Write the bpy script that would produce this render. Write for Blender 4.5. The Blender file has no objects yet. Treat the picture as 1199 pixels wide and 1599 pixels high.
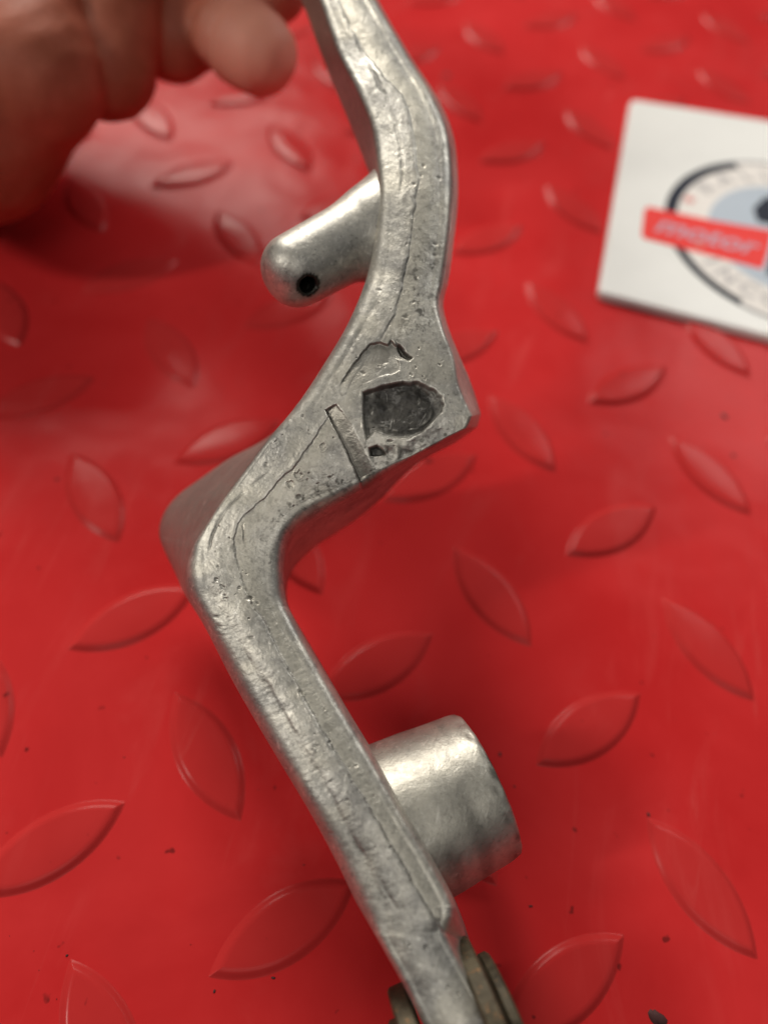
import bpy, bmesh, math, random
import numpy as np
from mathutils import Vector, Matrix

# ------------------------------------------------------------------ camera, world, lamps, exposure
S = bpy.context.scene
C = S.collection
MM = 0.001
ROT = np.array([[0.971275, 0.232314, -0.051532],      # rows: world X, Y, Z in camera axes (right, down, forward)
                [0.223213, -0.814405, 0.535649],
                [0.08247, -0.531765, -0.842867]])
CAM_H = 140.48                                         # camera height over the floor, mm
FPX = 1200.0                                           # focal length in photo pixels
cam_d = bpy.data.cameras.new('camera')
cam = bpy.data.objects.new('camera', cam_d); C.objects.link(cam)
cam_d.sensor_fit = 'VERTICAL'; cam_d.sensor_height = 36.0; cam_d.sensor_width = 27.0
cam_d.lens = 36.0 * FPX / 1599.0
cam_d.clip_start = 0.005; cam_d.clip_end = 20.0
cam_d.dof.use_dof = True; cam_d.dof.focus_distance = 0.1145; cam_d.dof.aperture_fstop = cam_d.lens / 3.4
m = Matrix.Identity(4)
for r in range(3):
    m[r][0] = ROT[r][0]; m[r][1] = -ROT[r][1]; m[r][2] = -ROT[r][2]
m[2][3] = CAM_H * MM
cam.matrix_world = m
S.camera = cam

W = bpy.data.worlds.new('World'); S.world = W; W.use_nodes = True
bg = W.node_tree.nodes['Background']; bg.inputs[0].default_value = (0.86, 0.93, 1.0, 1); bg.inputs[1].default_value = 0.05

def lamp(name, loc, target, size, power, col=(1, 1, 1), size_y=None):
    d = bpy.data.lights.new(name, 'AREA'); d.energy = power; d.color = col
    d.size = size
    if size_y: d.shape = 'RECTANGLE'; d.size_y = size_y
    o = bpy.data.objects.new(name, d); C.objects.link(o)
    o.location = loc
    o.rotation_euler = (Vector(target) - Vector(loc)).to_track_quat('-Z', 'Y').to_euler()
    return o
lamp('area_lamp', (0.66, 1.25, 1.02), (0, .15, 0), 0.60, 4.5, (1, .94, .84), .5)
lamp('area_lamp', (-0.62, 1.12, 0.93), (0, .15, 0), 0.60, 20, (1, .94, .84), .50)
lamp('area_lamp', (-1.00, -0.42, 0.98), (0, .12, 0), 0.06, 6.5, (1, .94, .84), .26)
lamp('area_lamp', (0.20, -0.70, 1.3), (0, .15, 0), 0.7, 3.7, (1, .95, .87), .7)  # added soft fill from behind the camera to brighten the facing surfaces
lamp('area_lamp', (0.9, 1.9, 1.5), (0, .2, 0), 0.9, 6, (.92, .96, 1), .7)
S.view_settings.view_transform = 'Standard'; S.view_settings.look = 'None'
S.view_settings.exposure = 0.0; S.view_settings.gamma = 1.0

random.seed(4); RNG = np.random.default_rng(4)

# ------------------------------------------------------------------ geometry helpers
def ray(px, py):
    return ROT @ np.array([(px - 599.5) / FPX, (py - 799.5) / FPX, 1.0])
CAMP = np.array([0, 0, CAM_H])
def at(px, py, d):                                     # a point d mm in front of the camera (world mm)
    return CAMP + ray(px, py) * d
def on_floor(px, py, z=0.0):
    r = ray(px, py); return CAMP + r * ((z - CAM_H) / r[2])

def obj(name, verts, faces, mat, parent=None, smooth=True):
    me = bpy.data.meshes.new(name)
    verts = np.asarray(verts, dtype=np.float32) * MM
    if isinstance(faces, np.ndarray):
        me.vertices.add(len(verts)); me.vertices.foreach_set('co', verts.ravel())
        k = faces.shape[1]; n = len(faces)
        me.loops.add(n * k); me.loops.foreach_set('vertex_index', faces.astype(np.int32).ravel())
        me.polygons.add(n); me.polygons.foreach_set('loop_start', np.arange(0, n * k, k, dtype=np.int32))
        try: me.polygons.foreach_set('loop_total', np.full(n, k, dtype=np.int32))
        except Exception: pass
        me.update(calc_edges=True); me.validate()
    else:
        me.from_pydata([tuple(map(float, v)) for v in verts], [], faces)
    me.polygons.foreach_set('use_smooth', np.full(len(me.polygons), smooth, dtype=bool))
    me.update()
    if mat: me.materials.append(mat)
    o = bpy.data.objects.new(name, me); C.objects.link(o)
    if parent: o.parent = parent
    return o
def recalc(o):
    bm = bmesh.new(); bm.from_mesh(o.data); bmesh.ops.recalc_face_normals(bm, faces=bm.faces); bm.to_mesh(o.data); bm.free(); return o
def empty(name, label, cat, group=None):
    o = bpy.data.objects.new(name, None); C.objects.link(o); o.empty_display_size = .01
    o['label'] = label; o['category'] = cat
    if group: o['group'] = group
    return o
def attr(o, name, vals):
    a = o.data.attributes.new(name, 'FLOAT', 'POINT'); a.data.foreach_set('value', np.asarray(vals, dtype=np.float32))

_tab = RNG.random((8, 128, 128))
def vn(x, y, s, k=0):                                  # smooth value noise in -1..1
    x = np.asarray(x) / s + 17.3 * k; y = np.asarray(y) / s + 9.1 * k
    xi = np.floor(x).astype(int); yi = np.floor(y).astype(int); fx = x - xi; fy = y - yi
    fx = fx * fx * (3 - 2 * fx); fy = fy * fy * (3 - 2 * fy); T = _tab[k % 8]
    g = lambda a, b: T[a % 128, b % 128]
    return 2 * ((g(xi, yi) * (1 - fx) + g(xi + 1, yi) * fx) * (1 - fy) + (g(xi, yi + 1) * (1 - fx) + g(xi + 1, yi + 1) * fx) * fy) - 1
def sst(a, b, x):
    t = np.clip((x - a) / (b - a), 0, 1); return t * t * (3 - 2 * t)
def polydist(x, y, pts):                               # distance, side and run along a polyline
    best = np.full(x.shape, 1e9); side = np.zeros(x.shape); run = np.zeros(x.shape); acc = 0
    for (ax, ay), (bx, by) in zip(pts[:-1], pts[1:]):
        dx, dy = bx - ax, by - ay; L = math.hypot(dx, dy)
        t = np.clip(((x - ax) * dx + (y - ay) * dy) / (L * L), 0, 1)
        d = np.hypot(x - ax - t * dx, y - ay - t * dy); k = d < best
        best = np.where(k, d, best); side = np.where(k, np.sign((x - ax) * dy - (y - ay) * dx), side)
        run = np.where(k, acc + t * L, run); acc += L
    return best, side, run, acc
def inside(x, y, pts):                                 # signed distance to a polygon, negative inside
    d, _, _, _ = polydist(x, y, pts + [pts[0]]); c = np.zeros(x.shape, bool)
    for (ax, ay), (bx, by) in zip(pts, pts[1:] + pts[:1]):
        if ay == by: continue
        c ^= ((ay > y) != (by > y)) & (x < (bx - ax) * (y - ay) / (by - ay) + ax)
    return np.where(c, -d, d)

def surface_nets(F, org, h):
    s = F < 0; nx, ny, nz = F.shape
    acc = np.zeros((nx - 1, ny - 1, nz - 1, 3)); cnt = np.zeros((nx - 1, ny - 1, nz - 1))
    def sl(a, n, o): return slice(o, n - 1 + o)
    gi = np.stack(np.meshgrid(np.arange(nx - 1), np.arange(ny - 1), np.arange(nz - 1), indexing='ij'), -1)
    for ax in range(3):
        for o1 in (0, 1):
            for o2 in (0, 1):
                off = [0, 0, 0]; oth = [i for i in range(3) if i != ax]; off[oth[0]] = o1; off[oth[1]] = o2
                off2 = list(off); off2[ax] = 1
                A = F[sl(0, nx, off[0]), sl(0, ny, off[1]), sl(0, nz, off[2])]
                B = F[sl(0, nx, off2[0]), sl(0, ny, off2[1]), sl(0, nz, off2[2])]
                mk = (A < 0) != (B < 0)
                t = np.where(mk, A / np.where(mk, A - B, 1), 0)
                p = np.zeros(mk.shape + (3,)); p[..., ax] = t; p[..., oth[0]] = o1; p[..., oth[1]] = o2
                acc += p * mk[..., None]; cnt += mk
    act = cnt > 0; idx = np.full(act.shape, -1, dtype=np.int64); idx[act] = np.arange(act.sum())
    V = (gi[act] + acc[act] / cnt[act][:, None]) * h + org
    Q = []
    for ax in range(3):
        sh = [slice(1, -1)] * 3; sh[ax] = slice(0, -1); sh2 = list(sh); sh2[ax] = slice(1, None)
        oth = [i for i in range(3) if i != ax]
        a = s[tuple(sh)]; b = s[tuple(sh2)]; e = np.argwhere(a != b)
        if len(e) == 0: continue
        fl = a[a != b]; e[:, oth[0]] += 1; e[:, oth[1]] += 1
        c = []
        for o1, o2 in ((1, 1), (0, 1), (0, 0), (1, 0)):
            q = e.copy(); q[:, oth[0]] -= o1; q[:, oth[1]] -= o2; c.append(idx[q[:, 0], q[:, 1], q[:, 2]])
        q = np.stack(c, 1); flip = fl if ax != 1 else ~fl
        q[~flip] = q[~flip][:, ::-1]; Q.append(q)
    return V, np.concatenate(Q)
def sdf_mesh(name, fn, lo, hi, h, mat, parent=None):
    lo = np.array(lo, float); hi = np.array(hi, float); n = np.ceil((hi - lo) / h).astype(int) + 1
    g = np.stack(np.meshgrid(*[lo[i] + h * np.arange(n[i]) for i in range(3)], indexing='ij'), -1)
    V, Q = surface_nets(fn(g), lo, h)
    return recalc(obj(name, V, Q, mat, parent))
def cone(p, a, b, ra, rb):                             # tapered capsule
    a = np.array(a, float); b = np.array(b, float); ba = b - a
    t = np.clip(((p - a) @ ba) / (ba @ ba), 0, 1)
    return np.linalg.norm(p - a - t[..., None] * ba, axis=-1) - (ra + (rb - ra) * t)
def smin(a, b, k):
    h = np.clip(k - np.abs(a - b), 0, None) / k; return np.minimum(a, b) - h * h * k * .25

def revolve(profile, base, axis, n=72, jitter=0):      # profile: (along axis, radius) pairs
    ax = np.array(axis, float); ax /= np.linalg.norm(ax)
    u = np.cross(ax, [0.3, .2, 1]); u /= np.linalg.norm(u); v = np.cross(ax, u)
    V = []
    for (z, r) in profile:
        for i in range(n):
            a = 2 * math.pi * i / n
            V.append(np.array(base) + ax * z + (u * math.cos(a) + v * math.sin(a)) * r)
    k = len(profile); Fc = []
    for j in range(k - 1):
        for i in range(n):
            Fc.append((j * n + i, j * n + (i + 1) % n, (j + 1) * n + (i + 1) % n, (j + 1) * n + i))
    return V, Fc

# ------------------------------------------------------------------ materials
class NT:
    def __init__(s, name):
        s.m = bpy.data.materials.new(name); s.m.use_nodes = True; s.t = s.m.node_tree; s.b = s.t.nodes['Principled BSDF']
        s.geo = s.n('ShaderNodeNewGeometry')
    def n(s, t, **k):
        x = s.t.nodes.new(t)
        for a, b in k.items(): setattr(x, a, b)
        return x
    def l(s, a, b): s.t.links.new(a, b)
    def noise(s, scale, detail=4, rough=.55, dist=0, stretch=None, rot=None):
        x = s.n('ShaderNodeTexNoise'); x.inputs['Scale'].default_value = scale; x.inputs['Detail'].default_value = detail
        x.inputs['Roughness'].default_value = rough; x.inputs['Distortion'].default_value = dist
        src = s.geo.outputs['Position']
        if stretch:
            mp = s.n('ShaderNodeMapping'); mp.inputs['Scale'].default_value = stretch
            if rot: mp.inputs['Rotation'].default_value = rot
            s.l(src, mp.inputs[0]); src = mp.outputs[0]
        s.l(src, x.inputs['Vector']); return x.outputs['Fac']
    def ramp(s, src, *stops):
        r = s.n('ShaderNodeValToRGB'); e = r.color_ramp.elements
        while len(e) < len(stops): e.new(.5)
        for q, (p, c) in zip(e, stops):
            q.position = p; q.color = (c, c, c, 1) if isinstance(c, (int, float)) else tuple(c) + (1,)
        s.l(src, r.inputs[0]); return r.outputs[0]
    def mix(s, f, a, b, mode='MIX'):
        x = s.n('ShaderNodeMix', data_type='RGBA', blend_type=mode)
        for i, v in ((0, f), (6, a), (7, b)):
            if hasattr(v, 'is_linked') or hasattr(v, 'links'): s.l(v, x.inputs[i])
            else: x.inputs[i].default_value = v if i == 0 else tuple(v) + (1,)
        return x.outputs[2]
    def math(s, op, a, b=0.0):
        x = s.n('ShaderNodeMath', operation=op)
        for i, v in enumerate((a, b)):
            if hasattr(v, 'links'): s.l(v, x.inputs[i])
            else: x.inputs[i].default_value = v
        return x.outputs[0]
    def bump(s, *pairs):
        prev = None
        for src, st, dist in pairs:
            x = s.n('ShaderNodeBump'); x.inputs['Strength'].default_value = st; x.inputs['Distance'].default_value = dist
            s.l(src, x.inputs['Height'])
            if prev: s.l(prev, x.inputs['Normal'])
            prev = x.outputs[0]
        s.l(prev, s.b.inputs['Normal'])
    def set(s, **k):
        for a, v in k.items():
            i = s.b.inputs[a.replace('_', ' ')]
            if hasattr(v, 'links'): s.l(v, i)
            else: i.default_value = (tuple(v) + (1,) if 'Color' in a else tuple(v)) if isinstance(v, tuple) else v
        return s.m

def mat_floor(name, top):
    t = NT(name)
    big = t.noise(22, 5, .6, .4); fine = t.noise(420, 4, .6); smear = t.noise(60, 6, .65, 1.0, (1, .35, 1), (0, 0, .5))
    base = t.mix(t.ramp(big, (.35, 0), (.7, 1)), (.47, .019, .020), (.56, .032, .033))
    if top: base = t.mix(.38, base, (.40, .035, .032))
    dust = t.ramp(smear, (.55, 0), (.80, .22))
    base = t.mix(dust, base, (.60, .11, .10))
    sp = t.ramp(t.noise(300, 2, .4), (.735, 0), (.775, .75))
    base = t.mix(sp, base, (.10, .012, .012))
    scuff = t.noise(130, 6, .7, 1.5, (1, .08, 1), (0, 0, .25))
    base = t.mix(t.ramp(scuff, (.62, 0), (.80, .20)), base, (.60, .16, .14))
    rough = t.math('ADD', t.math('MULTIPLY', smear, .26), .10 if not top else .08)
    t.bump((t.noise(38, 2, .4), .5, .0016), (t.noise(150, 3, .5), .18, .0004), (fine, .10, .0001))
    return t.set(Base_Color=base, Roughness=rough, Specular_IOR_Level=.06 if top else .04)
M_floor = mat_floor('red_vinyl', False); M_stud = mat_floor('red_vinyl_worn', True)

def mat_alu(name, use_attr):
    t = NT(name)
    n1 = t.noise(110, 6, .62, .3); n2 = t.noise(520, 6, .7, .6); n3 = t.noise(1500, 4, .7); n4 = t.noise(260, 6, .68, .8)
    base = t.mix(t.ramp(n1, (.36, 0), (.62, 1)), (.30, .293, .275), (.54, .52, .465))
    base = t.mix(t.ramp(n4, (.52, 0), (.68, .7)), base, (.25, .245, .235))
    base = t.mix(t.ramp(n2, (.60, 0), (.70, .7)), base, (.16, .155, .145))
    base = t.mix(t.ramp(n2, (.30, .6), (.44, 0)), base, (.74, .72, .66))
    base = t.mix(t.ramp(n3, (.58, 0), (.68, .65)), base, (.15, .145, .135)); base = t.mix(t.ramp(n3, (.32, .5), (.42, 0)), base, (.80, .79, .74))
    if use_attr:
        for nm, col in (('yellow', (.52, .49, .41)), ('bare', (.27, .255, .225)), ('lip', (.80, .78, .72)), ('grime_shade', (.035, .032, .027)), ('black', (.030, .028, .024))):  # two of these tones also paint shade: left flank and peg hole
            a = t.n('ShaderNodeAttribute', attribute_name=nm).outputs['Fac']
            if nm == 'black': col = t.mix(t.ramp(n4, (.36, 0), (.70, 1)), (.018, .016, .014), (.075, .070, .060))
            base = t.mix(a, base, col)
    rough = t.math('ADD', t.math('MULTIPLY', n4, .30), .29)
    n5 = t.noise(2600, 3, .7); sc = t.noise(900, 5, .7, .5, (1, .16, .5), (.2, .1, -.9))
    t.bump((n4, .16, .0003), (n2, .38, .00014), (n3, .45, .00008), (n5, .4, .00005), (sc, .3, .00012))
    base = t.mix(t.ramp(sc, (.58, 0), (.72, .55)), base, (.17, .165, .155)); base = t.mix(t.ramp(sc, (.28, .5), (.40, 0)), base, (.78, .76, .70))
    met = .74
    if use_attr:
        a = t.n('ShaderNodeAttribute', attribute_name='black').outputs['Fac']
        met = t.math('SUBTRACT', .74, t.math('MULTIPLY', a, .7))
    return t.set(Base_Color=base, Roughness=rough, Metallic=met)
M_alu = mat_alu('cast_aluminium', True); M_alu2 = mat_alu('cast_aluminium_smooth', False)
def mat_rust():
    t = NT('tarnished_steel'); n = t.noise(280, 6, .65); n2 = t.noise(900, 4, .7)
    base = t.mix(t.ramp(n, (.38, 0), (.65, 1)), (.036, .028, .016), (.095, .076, .046))
    base = t.mix(t.ramp(n2, (.60, 0), (.68, .8)), base, (.30, .14, .05))
    t.bump((n2, .3, .0003)); return t.set(Base_Color=base, Metallic=.45, Roughness=.6)
M_rust = mat_rust()
def mat_plain(name, col, rough=.5, metal=0, spec=.5):
    t = NT(name); n = t.noise(70, 4, .6)
    base = t.mix(t.ramp(n, (.35, 0), (.7, 1)), tuple(c * .96 for c in col), col)
    return t.set(Base_Color=base, Roughness=rough, Metallic=metal, Specular_IOR_Level=spec)
M_card = mat_plain('white_card', (.77, .765, .745), .4)
M_navy = mat_plain('navy_print', (.018, .022, .038), .6, 0, .15); M_ban = mat_plain('red_print', (.80, .055, .05), .6, 0, .15)
M_blue = mat_plain('pale_blue_print', (.47, .53, .61), .6, 0, .15); M_cream = mat_plain('cream_print', (.80, .76, .73), .6, 0, .15)
M_lil = mat_plain('lilac_print', (.50, .36, .44), .6, 0, .15); M_grey = mat_plain('grey_print', (.33, .32, .33), .6, 0, .15)
M_pink = mat_plain('pink_print', (.72, .22, .20), .6, 0, .15); M_lt = mat_plain('light_print', (.48, .46, .47), .6, 0, .15)
M_grit = mat_plain('dark_grit', (.055, .010, .010), .7)
def mat_skin():
    t = NT('skin'); n = t.noise(90, 5, .6); n2 = t.noise(700, 4, .7)
    base = t.mix(t.ramp(n, (.35, 0), (.7, 1)), (.33, .090, .048), (.46, .140, .085))
    lit_pad = t.n('ShaderNodeAttribute', attribute_name='lit_pad').outputs['Fac']
    base = t.mix(lit_pad, base, (.72, .32, .235))  # finger pads painted paler, standing in for light caught by the fingertips
    t.bump((n2, .15, .0003), (t.noise(220, 3, .6, 0, (1, .2, 1), (.3, .4, .5)), .2, .0005))
    return t.set(Base_Color=base, Roughness=.58, Specular_IOR_Level=.3, Subsurface_Weight=.15, Subsurface_Radius=(.006, .002, .001), Subsurface_Scale=1.0)
M_skin = mat_skin()

# ------------------------------------------------------------------ floor and its raised lozenges
UNIT = 22.0
LAT0 = np.array([-26.5714, 31.542, 0]); LA = np.array([21.8337, 0, 0]); LB = np.array([.5875, 22.1585, 0])
fl = obj('floor', [(-650, -450, 0), (650, -450, 0), (650, 850, 0), (-650, 850, 0)], [(0, 1, 2, 3)], M_floor)
fl['kind'] = 'structure'
def lozenge_mesh():
    L, Wd, n = 1.205 * UNIT / 2, .485 * UNIT / 2, 22
    Rr = (L * L + Wd * Wd) / (2 * Wd)
    rings = [(0, -.02), (.2, .07), (.5, .30), (.9, .68), (1.35, .93), (1.9, 1.0)]
    V = []; Fc = []
    for ins, z in rings:
        w = Wd - ins; l = math.sqrt(max(Rr - ins, 0) ** 2 - (Rr - Wd) ** 2)
        side = []
        for k in range(n + 1):
            x = -l + 2 * l * k / n; x = l * math.sin(math.pi / 2 * x / l)
            side.append((x, math.sqrt(max((Rr - ins) ** 2 - x * x, 0)) - (Rr - Wd)))
        loop = side + [(-x, -y) for x, y in side[1:-1]]
        loop = [(x, max(y, .0) if i <= n else min(y, 0)) for i, (x, y) in enumerate(loop)]
        V += [(x, y, z * .80) for x, y in loop]
    k = 2 * n
    for r in range(len(rings) - 1):
        for i in range(k): Fc.append((r * k + i, (r + 1) * k + i, (r + 1) * k + (i + 1) % k, r * k + (i + 1) % k))
    Fc.append(tuple((len(rings) - 1) * k + i for i in range(k))[::-1])
    return V, Fc
V, Fc = lozenge_mesh()
loz0 = recalc(obj('raised_lozenge', V, Fc, M_stud, fl))
if loz0.data.polygons[-1].normal.z < 0: loz0.data.flip_normals()
seen = {(4, 0): (1092, 1383), (4, 1): (1102, 1011), (4, 2): (1106, 741), (3, .5): (920, 1137), (3, 1.5): (955, 828), (3, 2.5): (980, 601),
        (3, -.5): (880, 1540), (2, 1): (767, 930), (2, 2): (814, 675), (2, 3): (868, 487), (1, .5): (589, 1039), (1, 1.5): (672, 745),
        (1, -.5): (445, 1448), (0, 0): (323, 1178), (-1, -.5): (78, 1323), (-1, .5): (210, 964), (-2, 1): (148, 775), (-2, 2): (268, 550),
        (-3, 1.5): (62, 620), (-3, 2.5): (205, 430)}
first = True
for i in range(-11, 15):
    for jj in range(-4, 21):
        j = jj + (.5 if i % 2 else 0)
        p = on_floor(*seen[(i, j)]) if (i, j) in seen else LAT0 + LA * i + LB * 2 * j
        q = ROT.T @ (p - CAMP)
        if q[2] < 40: continue
        px, py = 599.5 + FPX * q[0] / q[2], 799.5 + FPX * q[1] / q[2]
        if not (-170 < px < 1370 and -60 < py < 1770): continue
        o = loz0 if first else loz0.copy()
        if not first: C.objects.link(o); o.parent = fl
        first = False
        o.location = Vector(p) * MM
        o.rotation_euler = (0, 0, math.radians((-45 if i % 2 == 0 else 45) + random.uniform(-2, 2)))
# dark grit and stains of dried dirt on the floor
gv, gf = [], []
spots = [(697, 118, 1.3), (1130, 650, .8), (1028, 1590, 1.3), (1020, 1588, .9), (790, 985, .7), (918, 1095, .35), (1012, 1272, .35), (1170, 1487, .4), (928, 1167, .3),
         (780, 1178, .35), (828, 1415, .3), (905, 1567, .45), (427, 1527, .28), (335, 1548, .24), (489, 905, .6), (787, 984, .5), (1022, 1330, .3), (1166, 1085, .4), (105, 1492, .25), (803, 1228, .22), (437, 690, .4)]
for k in range(34): spots.append((random.uniform(0, 1199), random.uniform(550, 1590), random.choice([.06, .08, .1, .14])))
for px, py, r in spots:
    c = on_floor(px, py); b = len(gv); n = 9
    zz = .03
    ph = random.uniform(0, 6); el = random.uniform(.6, 1)
    for ring, (f, z) in enumerate(((1, -.02), (.75, .06 + r * .12), (.3, .08 + r * .18))):
        for i in range(n):
            a = 2 * math.pi * i / n; rr = r * f * (1 + .25 * math.sin(2 * a + ph) + random.uniform(-.12, .12))
            gv.append((c[0] + rr * math.cos(a), c[1] + el * rr * math.sin(a), zz + z))
    for q in range(2):
        for i in range(n): gf.append((b + q * n + i, b + q * n + (i + 1) % n, b + (q + 1) * n + (i + 1) % n, b + (q + 1) * n + i))
    gf.append(tuple(b + 2 * n + i for i in range(n)))
grit = recalc(obj('grit', gv, gf, M_grit)); grit['kind'] = 'stuff'; grit['label'] = 'dark specks of grit and dirt scattered on the red floor'

# ------------------------------------------------------------------ cast aluminium lever
lever = empty('lever', 'worn grey cast aluminium lever, zigzag shaped, held upright above the red floor', 'lever')
ST = [  # face left, face right, back left, back right, depth of the face (photo pixels, mm)
 ((425, -160), (505, -165), (392, -150), (510, -160), 149), ((462, -80), (545, -80), (430, -75), (551, -80), 146),
 ((500, 0), (585, 0), (470, 0), (590, 0), 142), ((530, 83), (638, 90), (503, 88), (643, 92), 138.5),
 ((560, 143), (676, 152), (528, 150), (683, 153), 135.5), ((583, 200), (698, 205), (551, 205), (706, 206), 133),
 ((589, 250), (706, 262), (573, 262), (714, 262), 131), ((591, 300), (706, 320), (590, 310), (714, 322), 129),
 ((585, 360), (700, 383), (592, 370), (707, 386), 127.3), ((573, 420), (692, 438), (583, 428), (700, 438), 125.8),
 ((557, 465), (685, 474), (570, 475), (692, 476), 124.6), ((535, 513), (692, 512), (548, 520), (700, 512), 123.5),
 ((511, 553), (708, 557), (525, 560), (716, 553), 122.7), ((487, 592), (717, 605), (500, 600), (735, 598), 122),
 ((467, 622), (737, 650), (480, 632), (750, 646), 121.5), ((460, 632), (729, 669), (472, 641), (744, 667), 121.4), ((454, 641), (702, 683), (465, 650), (712, 690), 121.3),
 ((442, 657), (652, 710), (448, 664), (660, 718), 121.2), ((430, 672), (604, 736), (428, 676), (622, 750), 121.1),
 ((416, 690), (566, 760), (404, 692), (596, 778), 121), ((397, 716), (532, 779), (360, 715), (560, 808), 121),
 ((371, 752), (501, 795), (312, 748), (522, 834), 120.8), ((345, 787), (475, 810), (275, 776), (490, 855), 120.5),
 ((322, 822), (456, 829), (254, 806), (468, 876), 120.2), ((305, 848), (446, 852), (249, 836), (455, 894), 120),
 ((297, 870), (442, 878), (258, 862), (449, 911), 119.8), ((291, 894), (442, 905), (273, 893), (448, 929), 119.5),
 ((295, 930), (446, 936), (289, 928), (452, 950), 119.2), ((320, 978), (459, 966), (320, 978), (465, 974), 118.5),
 ((360, 1058), (493, 1030), (363, 1060), (499, 1032), 117.2), ((402, 1133), (538, 1108), (407, 1135), (544, 1110), 115.8),
 ((443, 1203), (584, 1184), (449, 1204), (590, 1186), 114.4), ((485, 1274), (626, 1260), (491, 1275), (633, 1261), 113),
 ((527, 1353), (672, 1338), (533, 1354), (677, 1339), 111.5), ((553, 1407), (702, 1394), (559, 1408), (708, 1400), 110.4),
 ((567, 1430), (708, 1413), (573, 1432), (724, 1440), 110), ((577, 1447), (706, 1428), (583, 1448), (731, 1462), 109.7),
 ((586, 1462), (694, 1456), (592, 1463), (738, 1480), 109.4), ((602, 1490), (708, 1486), (608, 1491), (744, 1500), 108.8),
 ((628, 1536), (738, 1540), (634, 1538), (764, 1552), 107.8), ((659, 1598), (770, 1599), (665, 1599), (796, 1610), 106.5),
 ((692, 1662), (802, 1664), (698, 1663), (828, 1672), 105.2), ((715, 1710), (826, 1714), (722, 1712), (850, 1722), 104.2)]
SEAM = [(480, -160), (497, -80), (527, 0), (547, 50), (574, 93), (600, 125), (627, 153), (640, 187), (648, 233), (652, 283), (647, 323), (640, 383), (633, 420), (622, 465),
        (612, 500), (594, 528), (575, 552), (556, 584), (540, 614), (524, 634), (510, 653), (493, 681), (476, 706), (458, 734), (434, 752), (416, 773), (399, 791),
        (384, 803), (372, 818), (366, 842), (368, 870), (378, 906), (395, 945), (416, 976), (434, 1015), (458, 1060), (485, 1106), (506, 1144),
        (531, 1186), (560, 1236), (594, 1290), (627, 1349), (656, 1398), (672, 1427), (691, 1456)]
GROOVE = [(530, 0), (547, 50), (567, 87), (587, 123), (602, 155), (616, 190), (624, 225), (628, 283), (622, 320)]
GROOVE2 = [(600, 455), (572, 503), (543, 550), (515, 592), (485, 640)]
GROOVE3 = [(430, 725), (416, 742), (388, 763), (360, 787), (343, 812), (330, 845), (324, 866)]
GROOVE4 = [(372, 1000), (385, 1023), (414, 1065), (440, 1110), (468, 1157), (492, 1198), (518, 1240), (539, 1286), (560, 1324), (580, 1352), (600, 1384), (621, 1422)]
CRACK2 = [(388, 806), (381, 822), (382, 846), (388, 868)]
POCKET = [(566, 613), (597, 602), (630, 597), (652, 597), (668, 602), (681, 612), (690, 622), (695, 634), (691, 646), (680, 656), (664, 673), (640, 687), (610, 685), (585, 677), (572, 690), (566, 655)]
PIT = [(576, 700), (588, 695), (598, 701), (604, 711), (590, 713), (578, 713)]
FLAKE = [(524, 606), (541, 585), (556, 562), (576, 538), (592, 534), (603, 539), (610, 533), (627, 545), (643, 561), (640, 566), (622, 565), (625, 582), (600, 590), (566, 602), (545, 614), (532, 618)]
DARKF = [(617, 534), (632, 546), (644, 560), (638, 563), (626, 557)]
NOTCH = [(507, 640), (526, 631), (548, 660), (574, 715), (596, 742), (588, 755), (566, 768), (561, 752), (540, 704)]
# densify the stations with a smooth spline
st = np.array([[*a, *b, *c, *d, e - 6 - 5 * min(max((b[1] - 850) / 430, 0), 1)] for a, b, c, d, e in ST], float)
seg = np.hypot(*(0.5 * (st[1:, 0:2] + st[1:, 2:4]) - 0.5 * (st[:-1, 0:2] + st[:-1, 2:4])).T)
seg = np.maximum(seg, np.hypot(*(st[1:, 2:4] - st[:-1, 2:4]).T) * .8)
rows = []
tang = np.zeros_like(st); cum = np.r_[0, np.cumsum(seg)]
tang[1:-1] = (st[2:] - st[:-2]) / (cum[2:] - cum[:-2])[:, None]; tang[0] = (st[1] - st[0]) / seg[0]; tang[-1] = (st[-1] - st[-2]) / seg[-1]
CORNER = 14
tang[CORNER:CORNER + 2, 2:4] *= .35; tang[CORNER:CORNER + 2, 6:8] *= .35; tang[35:38, 2:4] *= .25
IDX = np.r_[0:15, 14.5, 15:len(st) - 1]
for i in range(len(st) - 1):
    n = max(3, int(seg[i] / (0.95 if 9 <= i <= 27 else 1.3)))
    for k in range(n):
        t = k / n; L = seg[i]
        h00, h10, h01, h11 = 2*t**3-3*t**2+1, t**3-2*t**2+t, -2*t**3+3*t**2, t**3-t**2
        rows.append(np.r_[h00*st[i] + h10*L*tang[i] + h01*st[i+1] + h11*L*tang[i+1], IDX[i] + (IDX[i+1] - IDX[i]) * t])
rows = np.array(rows); NR = len(rows)
RAY = lambda x, y: np.stack([(x - 599.5) / FPX, (y - 799.5) / FPX, np.ones_like(x)], -1)
NF, NC, NW, NB = 210, 12, 12, 6
back = np.interp(rows[:, 9], [0, 6, 12, 17, 23, 26, 30, 33, 42], [17, 17, 13, 24, 30, 18, 12, 10.5, 10.5])
def cpt(c, dep): return RAY(rows[:, c], rows[:, c + 1]) * dep[:, None]
FLp, FRp = cpt(0, rows[:, 8]), cpt(2, rows[:, 8])
BLp, BRp = cpt(4, rows[:, 8] + back), cpt(6, rows[:, 8] + back)
sidx = rows[:, 9]
wid = np.linalg.norm(FRp - FLp, axis=1)
rl = np.interp(sidx, [0, 6, 9, 14, 18, 22, 26, 33, 36, 42], [1.3, 1.6, 3.0, 2.8, .7, .6, 3.6, 3.8, 1.6, 1.2])
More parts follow.
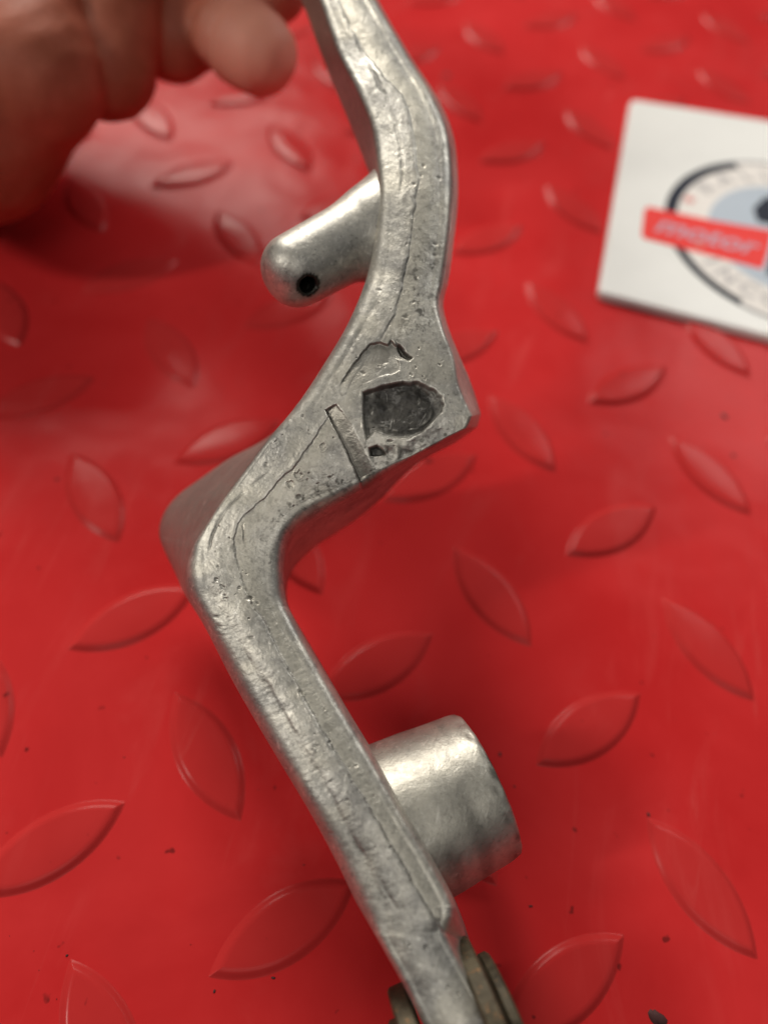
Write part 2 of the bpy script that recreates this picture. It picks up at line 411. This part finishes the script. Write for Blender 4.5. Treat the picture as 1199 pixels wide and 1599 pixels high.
rr = np.interp(sidx, [0, 6, 9, 11, 13, 16, 18, 20, 26, 33, 36, 42], [1.8, 2.2, 1.8, 1.0, .7, .8, 1.8, 3.0, 2.6, 2.0, 1.0, .8])
def lerp(a, b, t): return a + (b - a) * t
cols = []; nrm_w = []
def unit(v): return v / np.linalg.norm(v, axis=-1, keepdims=True)
lw = np.linalg.norm(BLp - FLp, axis=1); rw = np.linalg.norm(BRp - FRp, axis=1)
PL0 = FLp + (BLp - FLp) * np.minimum(rl * 1.3 / lw, .6)[:, None]; PL2 = FLp + (FRp - FLp) * (rl / wid)[:, None]
PR0 = FRp + (BRp - FRp) * np.minimum(rr * 1.3 / rw, .6)[:, None]; PR2 = FRp + (FLp - FRp) * (rr / wid)[:, None]
for k in range(NW): cols.append(lerp(BLp, PL0, k / NW)); nrm_w.append(0.)
for k in range(NC):
    t = k / NC; cols.append((1-t)**2*PL0 + 2*t*(1-t)*FLp + t*t*PL2); nrm_w.append(t)
for k in range(NF):
    t = k / (NF - 1); b = 4 * t * (1 - t)
    p = lerp(PL2, PR2, t); cols.append(p); nrm_w.append(1.)
for k in range(1, NC + 1):
    t = k / NC; cols.append((1-t)**2*PR2 + 2*t*(1-t)*FRp + t*t*PR0); nrm_w.append(1 - t)
for k in range(1, NW + 1): cols.append(lerp(PR0, BRp, k / NW)); nrm_w.append(0.)
for k in range(1, NB): cols.append(lerp(BRp, BLp, k / NB)); nrm_w.append(0.)
G = np.stack(cols, 1); NV = G.shape[1]; nw = np.array(nrm_w)[None, :]
# image-plane position of every vertex, used to lay out the relief
qx = 599.5 + FPX * G[..., 0] / G[..., 2]; qy = 799.5 + FPX * G[..., 1] / G[..., 2]
ti = unit(np.gradient(G, axis=0)); tj = unit(np.roll(G, -1, 1) - np.roll(G, 1, 1))
N = unit(np.cross(ti, tj))
fc = NW + NC + NF // 2
sg = np.sign((N[:, fc] * -G[:, fc]).sum(-1)); N = N * np.median(sg)
# smooth the normals a little along the run so that the relief does not fold at the bends
for _ in range(6): N = unit(N + np.roll(N, 1, 0) + np.roll(N, -1, 0))
jx = qx + 1.8 * vn(qx, qy, 13, 1) + .6 * vn(qx, qy, 4, 2); jy = qy + 1.8 * vn(qx, qy, 13, 3) + .6 * vn(qx, qy, 4, 4)
h = np.zeros_like(qx); yellow = np.zeros_like(qx); grime_shade = np.zeros_like(qx); black = np.zeros_like(qx); bare = np.zeros_like(qx)
face = nw * np.ones_like(qx)
d, s, run, tot = polydist(jx, jy, SEAM)
right = np.where(s > 0, 0, 1) if False else (s < 0).astype(float)
if np.median(right[:, NW + NC + NF - 5]) < .5: right = 1 - right
sd = np.where(right > .5, d, -d)
padf = sst(505, 540, qy) * (1 - sst(640, 665, qy))
fade = 1 - .75 * padf
amp = np.interp(sidx, [0, 8, 13, 16, 22, 25, 42], [.24, .22, .14, .10, .12, .34, .34])[:, None]
h -= amp * sst(-1.5, 2.4, sd) * fade * (1 - .5 * sst(20, 60, sd))
vary = np.clip(.55 + .6 * vn(run, run * 0, 40, 5), .1, 1) * (1 - .55 * padf)
h -= .06 * vary * np.exp(-((sd - 1) / 1.6) ** 2); h += .06 * vary * np.exp(-((sd + 5) / 3.5) ** 2)
grime_shade = np.maximum(grime_shade, np.interp(sidx, [0, 13, 16, 22, 25, 42], [.32, .3, .2, .24, .42, .42])[:, None] * vary * np.exp(-((sd - 1.4) / 1.3) ** 2))
yellow = np.maximum(yellow, sst(0, 5, sd) * (1 - sst(14, 40, sd)) * .5 * (1 - .5 * padf))
for P, wg, dep, gr in ((GROOVE, 3, .16, .5), (GROOVE2, 3.5, .14, .25), (GROOVE3, 2.4, .16, .5), (GROOVE4, 4.0, .08, .28), (CRACK2, 1.6, .14, .6)):
    dd, _, ru, tt = polydist(jx, jy, P); en = np.clip(np.minimum(ru, tt - ru) / 25, 0, 1) ** .5
    va = np.clip(.6 + .7 * vn(ru, ru * 0 + 31, 26, 6), .05, 1) * en
    h -= dep * va * np.exp(-(dd / wg) ** 2); grime_shade = np.maximum(grime_shade, gr * va * np.exp(-(dd / (wg * .75)) ** 2))
# chipped flake, pocket, notch
fd = inside(jx, jy, FLAKE); fg = sst(604, 556, qy + .25 * (qx - 590)); h -= .45 * (1 - sst(-3, .6, fd)) * fg; bare = np.maximum(bare, .7 * fg ** .5 * (1 - sst(-2, 1, fd)) * np.clip(.7 + .6 * vn(qx, qy, 14, 3), 0, 1)); grime_shade = np.maximum(grime_shade, .4 * np.exp(-((fd + 1.0) / 1.4) ** 2) * sst(-.4, .5, vn(qx, qy, 9, 2)))
dk = inside(jx, jy, DARKF); grime_shade = np.maximum(grime_shade, .85 * (1 - sst(-2, 1, dk))); h -= .3 * (1 - sst(-3, 1, dk))
kw = .5 + 1.8 * sst(600, 670, qx)
kx = qx + kw * vn(qx, qy, 9, 1); ky = qy + kw * vn(qx, qy, 9, 3)
pd = inside(kx, ky, POCKET)
pin = 1 - sst(-5, .5, pd)
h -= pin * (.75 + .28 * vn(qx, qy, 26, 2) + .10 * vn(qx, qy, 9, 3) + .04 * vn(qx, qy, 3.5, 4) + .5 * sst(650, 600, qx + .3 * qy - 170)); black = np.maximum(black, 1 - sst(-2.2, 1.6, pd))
h += .07 * np.exp(-((pd - 2.2) / 1.8) ** 2) * np.clip(.3 + 1.2 * vn(qx, qy, 12, 5), 0, 1.3)
er = np.hypot((kx - 628) / 45, (ky - 640) / 34); rdg = np.exp(-((er - 1) / .07) ** 2) * sst(630, 655, qy - .15 * (qx - 628)) * pin * np.clip(.4 + .9 * vn(qx, qy, 8, 6), 0, 1)
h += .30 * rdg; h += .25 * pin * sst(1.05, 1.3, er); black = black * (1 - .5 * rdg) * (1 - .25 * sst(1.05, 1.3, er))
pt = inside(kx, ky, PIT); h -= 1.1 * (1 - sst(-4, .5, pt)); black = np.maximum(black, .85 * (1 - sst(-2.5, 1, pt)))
nd = inside(qx + .8 * vn(qx, qy, 5, 1), qy + .8 * vn(qx, qy, 5, 3), NOTCH)
ed, _, _, _ = polydist(qx, qy, [(507, 640), (540, 704), (561, 752), (566, 768)])
nin = 1 - sst(-2, .6, nd); h -= nin * .80 * (1 - sst(0, 30, ed)); bare = np.maximum(bare, nin * (.85 - .55 * sst(8, 30, ed)))
grime_shade = np.maximum(grime_shade, .5 * nin * np.exp(-(ed / 3) ** 2))
lip = .75 * np.exp(-((sd + 2.2) / 1.8) ** 2) * sst(-.1, .7, vn(run, run * 0 + 7, 9, 2)) * vary + .6 * np.exp(-((pd - 1.6) / 1.2) ** 2) * sst(0, .7, vn(qx, qy, 9, 7)) + .5 * np.exp(-((fd - 1.2) / 1.0) ** 2) * sst(0, .6, vn(qx, qy, 8, 5))
lip = lip + .8 * np.exp(-((nd - .8) / 1.0) ** 2) * sst(.1, .6, vn(qx, qy, 6, 3))
ra, rb = qx * .82 + qy * .57, qy * .82 - qx * .57; rc, rd = qx * .3 - qy * .95, qx * .95 + qy * .3
sm = sst(.0, .75, vn(ra + 2 * vn(qx, qy, 4, 1), rb, 10, 3) * .5 + vn(rc + 2 * vn(ra, rb, 3, 2), rd, 4.2, 5) * .5 + vn(ra, rb, 2.1, 6) * .3)
tacross = np.clip((np.arange(NV) - NW - NC) / NF, 0, 1)[None, :]
reg = np.maximum(np.interp(sidx, [7, 9, 10.5, 12], [.1, .6, .6, .1])[:, None] * sst(.35, .7, tacross), np.interp(sidx, [16, 17.5, 21, 24], [0, .75, .75, .1])[:, None] * sst(.72, .98, tacross))
grime_shade = np.maximum(grime_shade, sm * np.clip(reg + .16, 0, .8)); yellow = np.maximum(yellow, .35 * sst(.1, .7, vn(qx, qy, 38, 6)))
ul = inside(kx, ky, [(566, 690), (640, 690), (672, 676), (712, 662), (700, 684), (640, 712), (606, 728), (585, 728)])
h += (1 - sst(-6, 4, ul)) * (.16 * vn(jx * 1.1, jy, 14, 4) + .06 * vn(kx, ky * 1.2, 9, 5) - .08)
grime_shade = np.maximum(grime_shade, (1 - sst(-6, 4, ul)) * sst(.15, .6, vn(qx, qy, 9, 6)) * .7)
# lumps, ripples and pits of the casting
h += .12 * vn(qx, qy, 42, 0) + .028 * vn(qx, qy, 15, 1) + .011 * vn(qx, qy, 6, 2) + .009 * vn(qx, qy, 2.6, 3)
ca, sa = math.cos(math.radians(-28)), math.sin(math.radians(-28))
rx, ry = qx * ca + qy * sa, -qx * sa + qy * ca
low = sst(930, 1000, qy) * (1 - sst(1400, 1450, qy))
h += low * (.016 * vn(rx / 5, ry, 4.5, 4) + .012 * vn(rx / 4, ry, 2.6, 5))
for k in range(110):
    i = random.randrange(0, NR); j = random.randrange(NW + 4, NW + NC + NF + 6); cx, cy = qx[i, j], qy[i, j]
    if sidx[i] < 4 or sidx[i] > 36: continue
    r = random.choice([1, 1.2, 1.6, 1.6, 2, 2.6, 3.4]); i0, i1 = max(0, i - 14), min(NR, i + 14)
    e = np.hypot((jx[i0:i1] - jx[i, j]) * random.uniform(.5, 1.5), (jy[i0:i1] - jy[i, j])); g = np.exp(-(e / r) ** 4)
    h[i0:i1] -= g * random.uniform(.05, .16); grime_shade[i0:i1] = np.maximum(grime_shade[i0:i1], g * random.uniform(.15, .7))
for cx, cy, r in ((503, 697, 9), (455, 757, 10), (468, 742, 8), (432, 690, 4), (343, 978, 8), (350, 985, 5), (339, 905, 5), (348, 918, 5), (352, 935, 4), (422, 927, 4), (495, 1168, 8), (515, 1160, 5), (470, 1082, 6),
                  (553, 1238, 3), (620, 560, 3), (600, 575, 3), (590, 573, 3), (650, 575, 3), (660, 590, 4), (640, 588, 4), (690, 565, 3), (555, 1195, 5), (640, 1474, 5), (662, 1478, 4), (700, 1540, 4), (715, 1551, 4)):
    e = np.hypot(jx - cx + 2.5 * vn(qx, qy, 4, 6), jy - cy + 2.5 * vn(qx, qy, 4, 7)); ring = np.exp(-((e - r * .8) / 1.5) ** 2)
    h += .04 * ring - .10 * np.exp(-(e / (r * .6)) ** 4); grime_shade = np.maximum(grime_shade, .4 * np.exp(-((e - r * .5) / 1.5) ** 2) * sst(-.3, .5, vn(qx, qy, 4, 2)))
wallm = np.zeros(NV); wallm[:NW + 4] = 1; flank_shade = np.maximum(np.interp(sidx, [15, 17, 25, 27], [0, 1, 1, 0]), np.interp(sidx, [5, 7], [1, 0]))
bare = np.maximum(bare, .75 * wallm[None, :] * flank_shade[:, None])  # dull metal tone reused to paint shade onto the left flank
crown = np.zeros(NV); tt = np.linspace(0, 1, NF); crown[NW + NC:NW + NC + NF] = .55 * 4 * tt * (1 - tt)
G2 = G + N * ((h * face) + crown[None, :])[..., None]
world = (G2.reshape(-1, 3) @ ROT.T) + CAMP
ii, jj = np.meshgrid(np.arange(NR - 1), np.arange(NV), indexing='ij'); j2 = (jj + 1) % NV
Q = np.stack([ii * NV + jj, ii * NV + j2, (ii + 1) * NV + j2, (ii + 1) * NV + jj], -1).reshape(-1, 4)
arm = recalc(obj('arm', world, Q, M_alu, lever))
for nm, v in (('yellow', yellow), ('bare', bare), ('lip', lip * face), ('grime_shade', grime_shade * face + 0), ('black', black * face)): attr(arm, nm, np.clip(v, 0, 1).ravel())

# side peg with a cross hole
pb = at(618, 338, 132.0); ptip = at(447, 430, 125.0)
axp = ptip - pb; LP = np.linalg.norm(axp); axp /= LP
pd_ = ray(480, 443); pd_ /= np.linalg.norm(pd_); pd_ = pd_ + .75 * np.array([-.232, .814, .532]); pd_ -= axp * (pd_ @ axp) * .8; pd_ /= np.linalg.norm(pd_)
hole_c = at(497, 460, 119.5)
upv = np.array([0, 0, 1.0])
def peg_sdf(p):
    t = (p - pb) @ axp; rad = np.linalg.norm(p - pb - t[..., None] * axp, axis=-1)
    r = 6.65 - .035 * t
    cap = np.maximum(rad - r, t - (LP + 3.6)); k = 5.0
    a = rad - r; b = t - (LP + 3.4)
    body = np.minimum(np.maximum(a + k, b + k), 0) + np.sqrt(np.clip(a + k, 0, None) ** 2 + np.clip(b + k, 0, None) ** 2) - k
    web = cone(p, at(622, 280, 137), at(600, 345, 132), 4.0, 4.5)
    web2 = cone(p, at(606, 412, 129), at(588, 350, 130), 3.6, 4.2)
    body = smin(smin(body, web, 7.0), web2, 4.0)
    body = np.maximum(body, -t - 1.5)
    hd = (p - hole_c); ht = hd @ pd_; hr = np.linalg.norm(hd - ht[..., None] * pd_, axis=-1) - 1.35
    hr = np.maximum(hr, ht - 14)
    return -smin(-body, hr, .5) if False else np.maximum(body, -hr)
peg = sdf_mesh('side_peg', peg_sdf, np.minimum(pb, ptip) - 13, np.maximum(pb, ptip) + 13, .33, M_alu, lever)
pv = np.empty(len(peg.data.vertices) * 3, dtype=np.float32); peg.data.vertices.foreach_get('co', pv); pv = pv.reshape(-1, 3) / MM
hd = pv - hole_c; ht = hd @ pd_; hr = np.linalg.norm(hd - ht[:, None] * pd_, axis=-1)
attr(peg, 'grime_shade', np.maximum(np.where(hr < 2.0, 1, 0), .25 * np.exp(-((hr - 2.05) / .4) ** 2)))  # inside of the hole painted dark in place of its shade

# round boss behind the arm
bc = at(759, 1222, 118.6); bb = at(633, 1282, 116.0)
ax_b = bc - bb; LBs = np.linalg.norm(ax_b); ax_b /= LBs
prof = [(-5, 12.6), (LBs * .3, 12.1), (LBs * .6, 11.7), (LBs - .8, 11.4), (LBs - .4, 11.32), (LBs - .1, 11.1), (LBs, 10.8), (LBs, 6.6), (LBs - .3, 6.3), (LBs - 6, 6.2), (LBs - 6, .01)]
pp = []
for (a, b) in zip(prof[:-1], prof[1:]):
    n = 10 if abs(a[0] - b[0]) > 2 else 3
    for k in range(n): pp.append((a[0] + (b[0] - a[0]) * k / n, a[1] + (b[1] - a[1]) * k / n))
pp.append(prof[-1]); V, Fc = revolve(pp, bb, ax_b, 110)
V = np.array(V); rn = np.random.default_rng(3)
z = (V - bb) @ ax_b; rad = V - bb - z[:, None] * ax_b
rim = np.exp(-((z - LBs + .4) / 1.2) ** 2)
ang = np.arctan2(rad @ np.cross(ax_b, [0, 0, 1]), rad[:, 2])
V = V + unit(rad + 1e-6) * (.018 * vn(ang * 4, z, .8, 1) + rim * (.16 * vn(ang * 12, z, 1, 2) - .1))[:, None]
boss = recalc(obj('boss', V, Fc, M_alu, lever))
attr(boss, 'grime_shade', np.clip(rim * sst(-.1, .7, vn(ang * 5, z * 1.3, .9, 2)) * .6 + .16 + .34 * sst(-.3, .7, vn(ang * 4, z, 2.2, 5)), 0, 1)); attr(boss, 'yellow', np.full(len(V), .35))

# pivot hardware at the foot of the lever: washers on the right, nut on the left
pv0 = at(668, 1655, 100); pv1 = at(800, 1590, 102)
axv = pv1 - pv0; axv /= np.linalg.norm(axv)
def disc(name, c, z0, z1, r, ri, mat, n=64, facets=0):
    bev = .35
    pr = [(z0, ri), (z0, r - bev), (z0 + bev, r), (z1 - bev, r), (z1, r - bev), (z1, ri), (z0, ri)]
    V, Fc = revolve(pr, c, axv, n); o = recalc(obj(name, V, Fc, mat, lever, smooth=False)); return o
cw = at(773, 1614, 102)
disc('washer', cw, -1.4, 1.1, 12.2, 3.0, M_rust)
disc('nut', at(795, 1622, 102), .0, 1.6, 10.4, 2.0, M_rust, 48)
disc('bolt_head', at(650, 1658, 100.5), -.6, 2.0, 9.0, .5, M_rust, 6 if False else 48)
disc('spring_washer', at(640, 1664, 100.5), -1.0, .6, 5.6, .5, M_rust, 40)

# ------------------------------------------------------------------ hand that holds the lever beyond the top of the frame
hand = empty('person', 'bare hand of a person with curled fingers, holding the top of the grey lever', 'person')
A = lambda x, y, d: at(x, y, d)
ux = at(404, 84, 170) - at(352, 55, 170); ux /= np.linalg.norm(ux)
def hand_sdf(p):
    c = lambda a, b, ra, rb: cone(p, A(*a), A(*b), ra, rb)
    px2 = 0.14
    heel = smin(c((-60, 190, 172), (20, 120, 168), 19, 16), c((20, 120, 168), (64, 118, 166), 15, 12.2), 6)
    heel = smin(heel, c((64, 118, 166), (20, -120, 172), 11.5, 16), 5)
    wrist = c((-60, 190, 176), (-420, 60, 215), 20, 25)
    palm = c((60, -40, 190), (-140, -60, 192), 22, 24)
    b = c((166, 106, 176), (190, -120, 178), 11.2, 11.5)
    cdark = c((272, 62, 187), (262, -110, 184), 9.6, 10)
    link = c((272, 66, 187), (345, 50, 184), 8.0, 7.2)
    tip = smin(c((352, 55, 172), (378, 66, 171), 7.4, 8.3), c((378, 66, 171), (404, 84, 170), 8.4, 8.5), 3)
    fold = np.exp(-((p - A(346, 58, 170)) @ ux / .9) ** 2) + .6 * np.exp(-((p - A(330, 50, 170)) @ ux / .8) ** 2)
    tip = smin(tip, link, 2) + .9 * fold
    ring = smin(c((300, -70, 186), (390, -50, 176), 9.5, 8.8), c((390, -50, 176), (425, -22, 172), 8.6, 7.8), 3)
    mid = smin(c((310, -170, 190), (400, -160, 176), 9.5, 9), c((400, -160, 176), (440, -135, 166), 8.8, 8), 3)
    idx = smin(c((310, -280, 194), (410, -280, 176), 9.5, 9), c((410, -280, 176), (455, -255, 164), 8.8, 8), 3)
    knk = smin(c((175, -110, 180), (300, -70, 186), 11, 9.6), c((180, -190, 184), (310, -170, 190), 11, 9.6), 5)
    knk = smin(knk, c((190, -290, 188), (310, -280, 194), 11, 9.6), 5)
    back = smin(c((190, -100, 182), (200, -300, 190), 12, 12), c((-100, -100, 195), (150, -230, 192), 22, 18), 10)
    thumb = smin(c((100, -250, 172), (330, -330, 152), 12, 10), c((330, -330, 152), (450, -300, 142), 9.8, 8.5), 5)
    out = smin(smin(heel, wrist, 12), palm, 10)
    out = smin(out, b, .7); out = smin(out, cdark, .7); out = smin(out, back, 8); out = smin(out, knk, 4); out = smin(out, thumb, 6)
    out = smin(out, ring, 1.0); out = smin(out, mid, 1.0); out = smin(out, idx, 1.0)
    wr = np.sin((p @ ux) * 1.1 + 2.2 * np.sin((p @ np.array([.3, .5, .8])) * .25)) * .07 + np.sin((p @ np.array([.6, -.5, .6])) * .9 + 1.5 * np.sin(p[..., 1] * .3)) * .08
    return smin(out, tip, .8) + wr
pts = np.array([A(-460, 60, 220), A(470, -360, 200), A(470, 160, 160), A(-60, 340, 160), A(460, -350, 140), A(-100, -350, 200)])
hm = sdf_mesh('hand', hand_sdf, pts.min(0) - 14, pts.max(0) + 14, .9, M_skin, hand)
hv = np.empty(len(hm.data.vertices) * 3, dtype=np.float32); hm.data.vertices.foreach_get('co', hv); hv = hv.reshape(-1, 3) / MM
attr(hm, 'lit_pad', np.maximum(.95 * (1 - sst(1, 9, cone(hv, at(385, 74, 170), at(410, 88, 168), 5, 6))), .25 * (1 - sst(2, 20, cone(hv, at(400, -40, 172), at(430, -22, 170), 6, 6)))))

# ------------------------------------------------------------------ white card with a printed round emblem
TH = 2.3
cTL, cBL = on_floor(985, 154, TH), on_floor(934, 456, TH); cTR, cBR = on_floor(1199, 188, TH), on_floor(1199, 524, TH)
cTR = cTL + (cTR - cTL) * 2.3; cBR = cBL + (cBR - cBL) * 2.35
card = empty('card', 'thick white square card printed with a round navy emblem and red banner', 'card')
def rounded(pts, r, n=6):
    out = []; k = len(pts)
    for i in range(k):
        p = np.array(pts[i][:2]); a = np.array(pts[i - 1][:2]); b = np.array(pts[(i + 1) % k][:2])
        a = p + (a - p) / np.linalg.norm(a - p) * r; b = p + (b - p) / np.linalg.norm(b - p) * r
        for q in range(n + 1):
            t = q / n; out.append((1-t)**2*a + 2*t*(1-t)*p + t*t*b)
    return out
outl = rounded([cBL, cBR, cTR, cTL], 2.2)
cen = np.mean(outl, 0); V = []; Fc = []; k = len(outl)
lev = [(.0, .1), (0, TH - .9), (.25, TH - .3), (.8, TH)]
for ins, z in lev:
    for q in outl:
        dv = q - cen; V.append((*(q - dv / np.linalg.norm(dv) * ins), z))
for r in range(len(lev) - 1):
    for i in range(k): Fc.append((r*k + i, r*k + (i+1) % k, (r+1)*k + (i+1) % k, (r+1)*k + i))
Fc.append(tuple((len(lev)-1)*k + i for i in range(k))); Fc.append(tuple(range(k))[::-1])
panel = recalc(obj('panel', V, Fc, M_card, card, smooth=False))
EC = np.array([86.4, 213.2]); ER = 38.05
ey = (cTL - cBL)[:2]; ey /= np.linalg.norm(ey); ex = np.array([ey[1], -ey[0]])
def flat(name, loops, z, mat, parent=panel):           # thin printed sheet with a little thickness
    V = []; Fc = []
    for q in loops:
        b = len(V); n = len(q); V += [(x, y, z) for x, y in q] + [(x, y, z - .04) for x, y in q]
        Fc.append(tuple(b + i for i in range(n)))
        for i in range(n): Fc.append((b + i, b + n + i, b + n + (i+1) % n, b + (i+1) % n))
    return recalc(obj(name, V, Fc, mat, parent, smooth=False))
def E2(x, y): return EC + ex * x + ey * y
def arc(r0, r1, a0, a1, n=48):
    return [E2(r0(t) * math.cos(a), r0(t) * math.sin(a)) for t, a in [(i / n, a0 + (a1 - a0) * i / n) for i in range(n + 1)]] + \
           [E2(r1(t) * math.cos(a), r1(t) * math.sin(a)) for t, a in [(i / n, a0 + (a1 - a0) * i / n) for i in range(n, -1, -1)]]
R_ = math.radians
flat('emblem_ground', [[E2(ER*.985*math.cos(a), ER*.985*math.sin(a)) for a in np.linspace(0, 2*math.pi, 96, endpoint=False)]], TH + .06, M_cream)
flat('emblem_disc', [[E2(ER*.66*math.cos(a), ER*.66*math.sin(a)) for a in np.linspace(0, 2*math.pi, 80, endpoint=False)]], TH + .10, M_blue)
thick = lambda t: ER - 3.4 + 1.6 * abs(2*t - 1)
flat('emblem_ring', [arc(lambda t: ER, lambda t: ER - 3.7, R_(118), R_(186))], TH + .10, M_navy)
flat('emblem_ring', [arc(lambda t: ER, lambda t: ER - 2.8, R_(192), R_(246))], TH + .10, M_navy)
for a0, a1 in ((40, 118), (246, 320)):
    flat('emblem_ring', [arc(lambda t: ER, lambda t: ER - 1.3, R_(a0), R_(a1))], TH + .10, M_grey)['label'] = 'thin grey arc of the emblem ring'
def cardpt(x, y): return cBL[:2] + ex * x + ey * y
ban = [cardpt(*q) for q in ((9.4, 28.4), (10.2, 27.2), (44.1, 26.2), (45.6, 33), (47.4, 45.2), (30, 43.3), (17, 42.8), (10.2, 42.6), (9.2, 40.6))]
banner = flat('banner', [ban], TH + .14, M_ban)
flat('banner_end', [[cardpt(*q) for q in ((45.3, 24), (86, 25), (88, 46), (48.6, 45.4))]], TH + .14, M_navy)
flat('emblem_mark', [[cardpt(*q) for q in ((42.8, 48), (60, 48), (62, 58), (52, 66), (45, 61), (41.5, 54))]], TH + .14, M_navy)
def text(s, size, pos, ang, mat, shear=0, name='lettering', z=TH + .18, xs=1.0, bold=0.0, parent=None):
    cu = bpy.data.curves.new(name, 'FONT'); cu.body = s; cu.size = size * MM; cu.shear = shear; cu.offset = bold * MM; cu.extrude = .02 * MM
    cu.align_x = 'CENTER'; cu.align_y = 'CENTER'
    o = bpy.data.objects.new(name, cu); C.objects.link(o); o.location = (pos[0]*MM, pos[1]*MM, z*MM); o.rotation_euler = (0, 0, ang); o.scale.x = xs
    bpy.context.view_layer.update()
    me = bpy.data.meshes.new_from_object(o.evaluated_get(bpy.context.evaluated_depsgraph_get())); mw = o.matrix_world.copy()
    bpy.data.objects.remove(o); me.transform(mw); me.materials.clear(); me.materials.append(mat)
    q = bpy.data.objects.new(name, me); C.objects.link(q); q.parent = parent or panel; return q
base_ang = math.atan2(ex[1], ex[0])
text('motor', 11.5, cardpt(27.2, 35.2), base_ang - .01, M_lil, .35, 'lettering', TH + .18, .98, .18, panel)
for s, a in (('*', 166), ('R', 149), ('A', 133), ('L', 117), ('L', 104), ('W', 92)):
    text(s, 8.0, E2(ER*.80*math.cos(R_(a)), ER*.80*math.sin(R_(a))), base_ang + R_(a - 90), M_pink if s == '*' else M_lt, 0, 'lettering', bold=.1)
for s, a in (('+', 205), ('I', 219), ('N', 231), ('C', 245), ('O', 258), ('L', 270)):
    text(s, 8.0, E2(ER*.80*math.cos(R_(a)), ER*.80*math.sin(R_(a))), base_ang + R_(a + 90), M_pink if s == '+' else M_lt, 0, 'lettering', bold=.1)
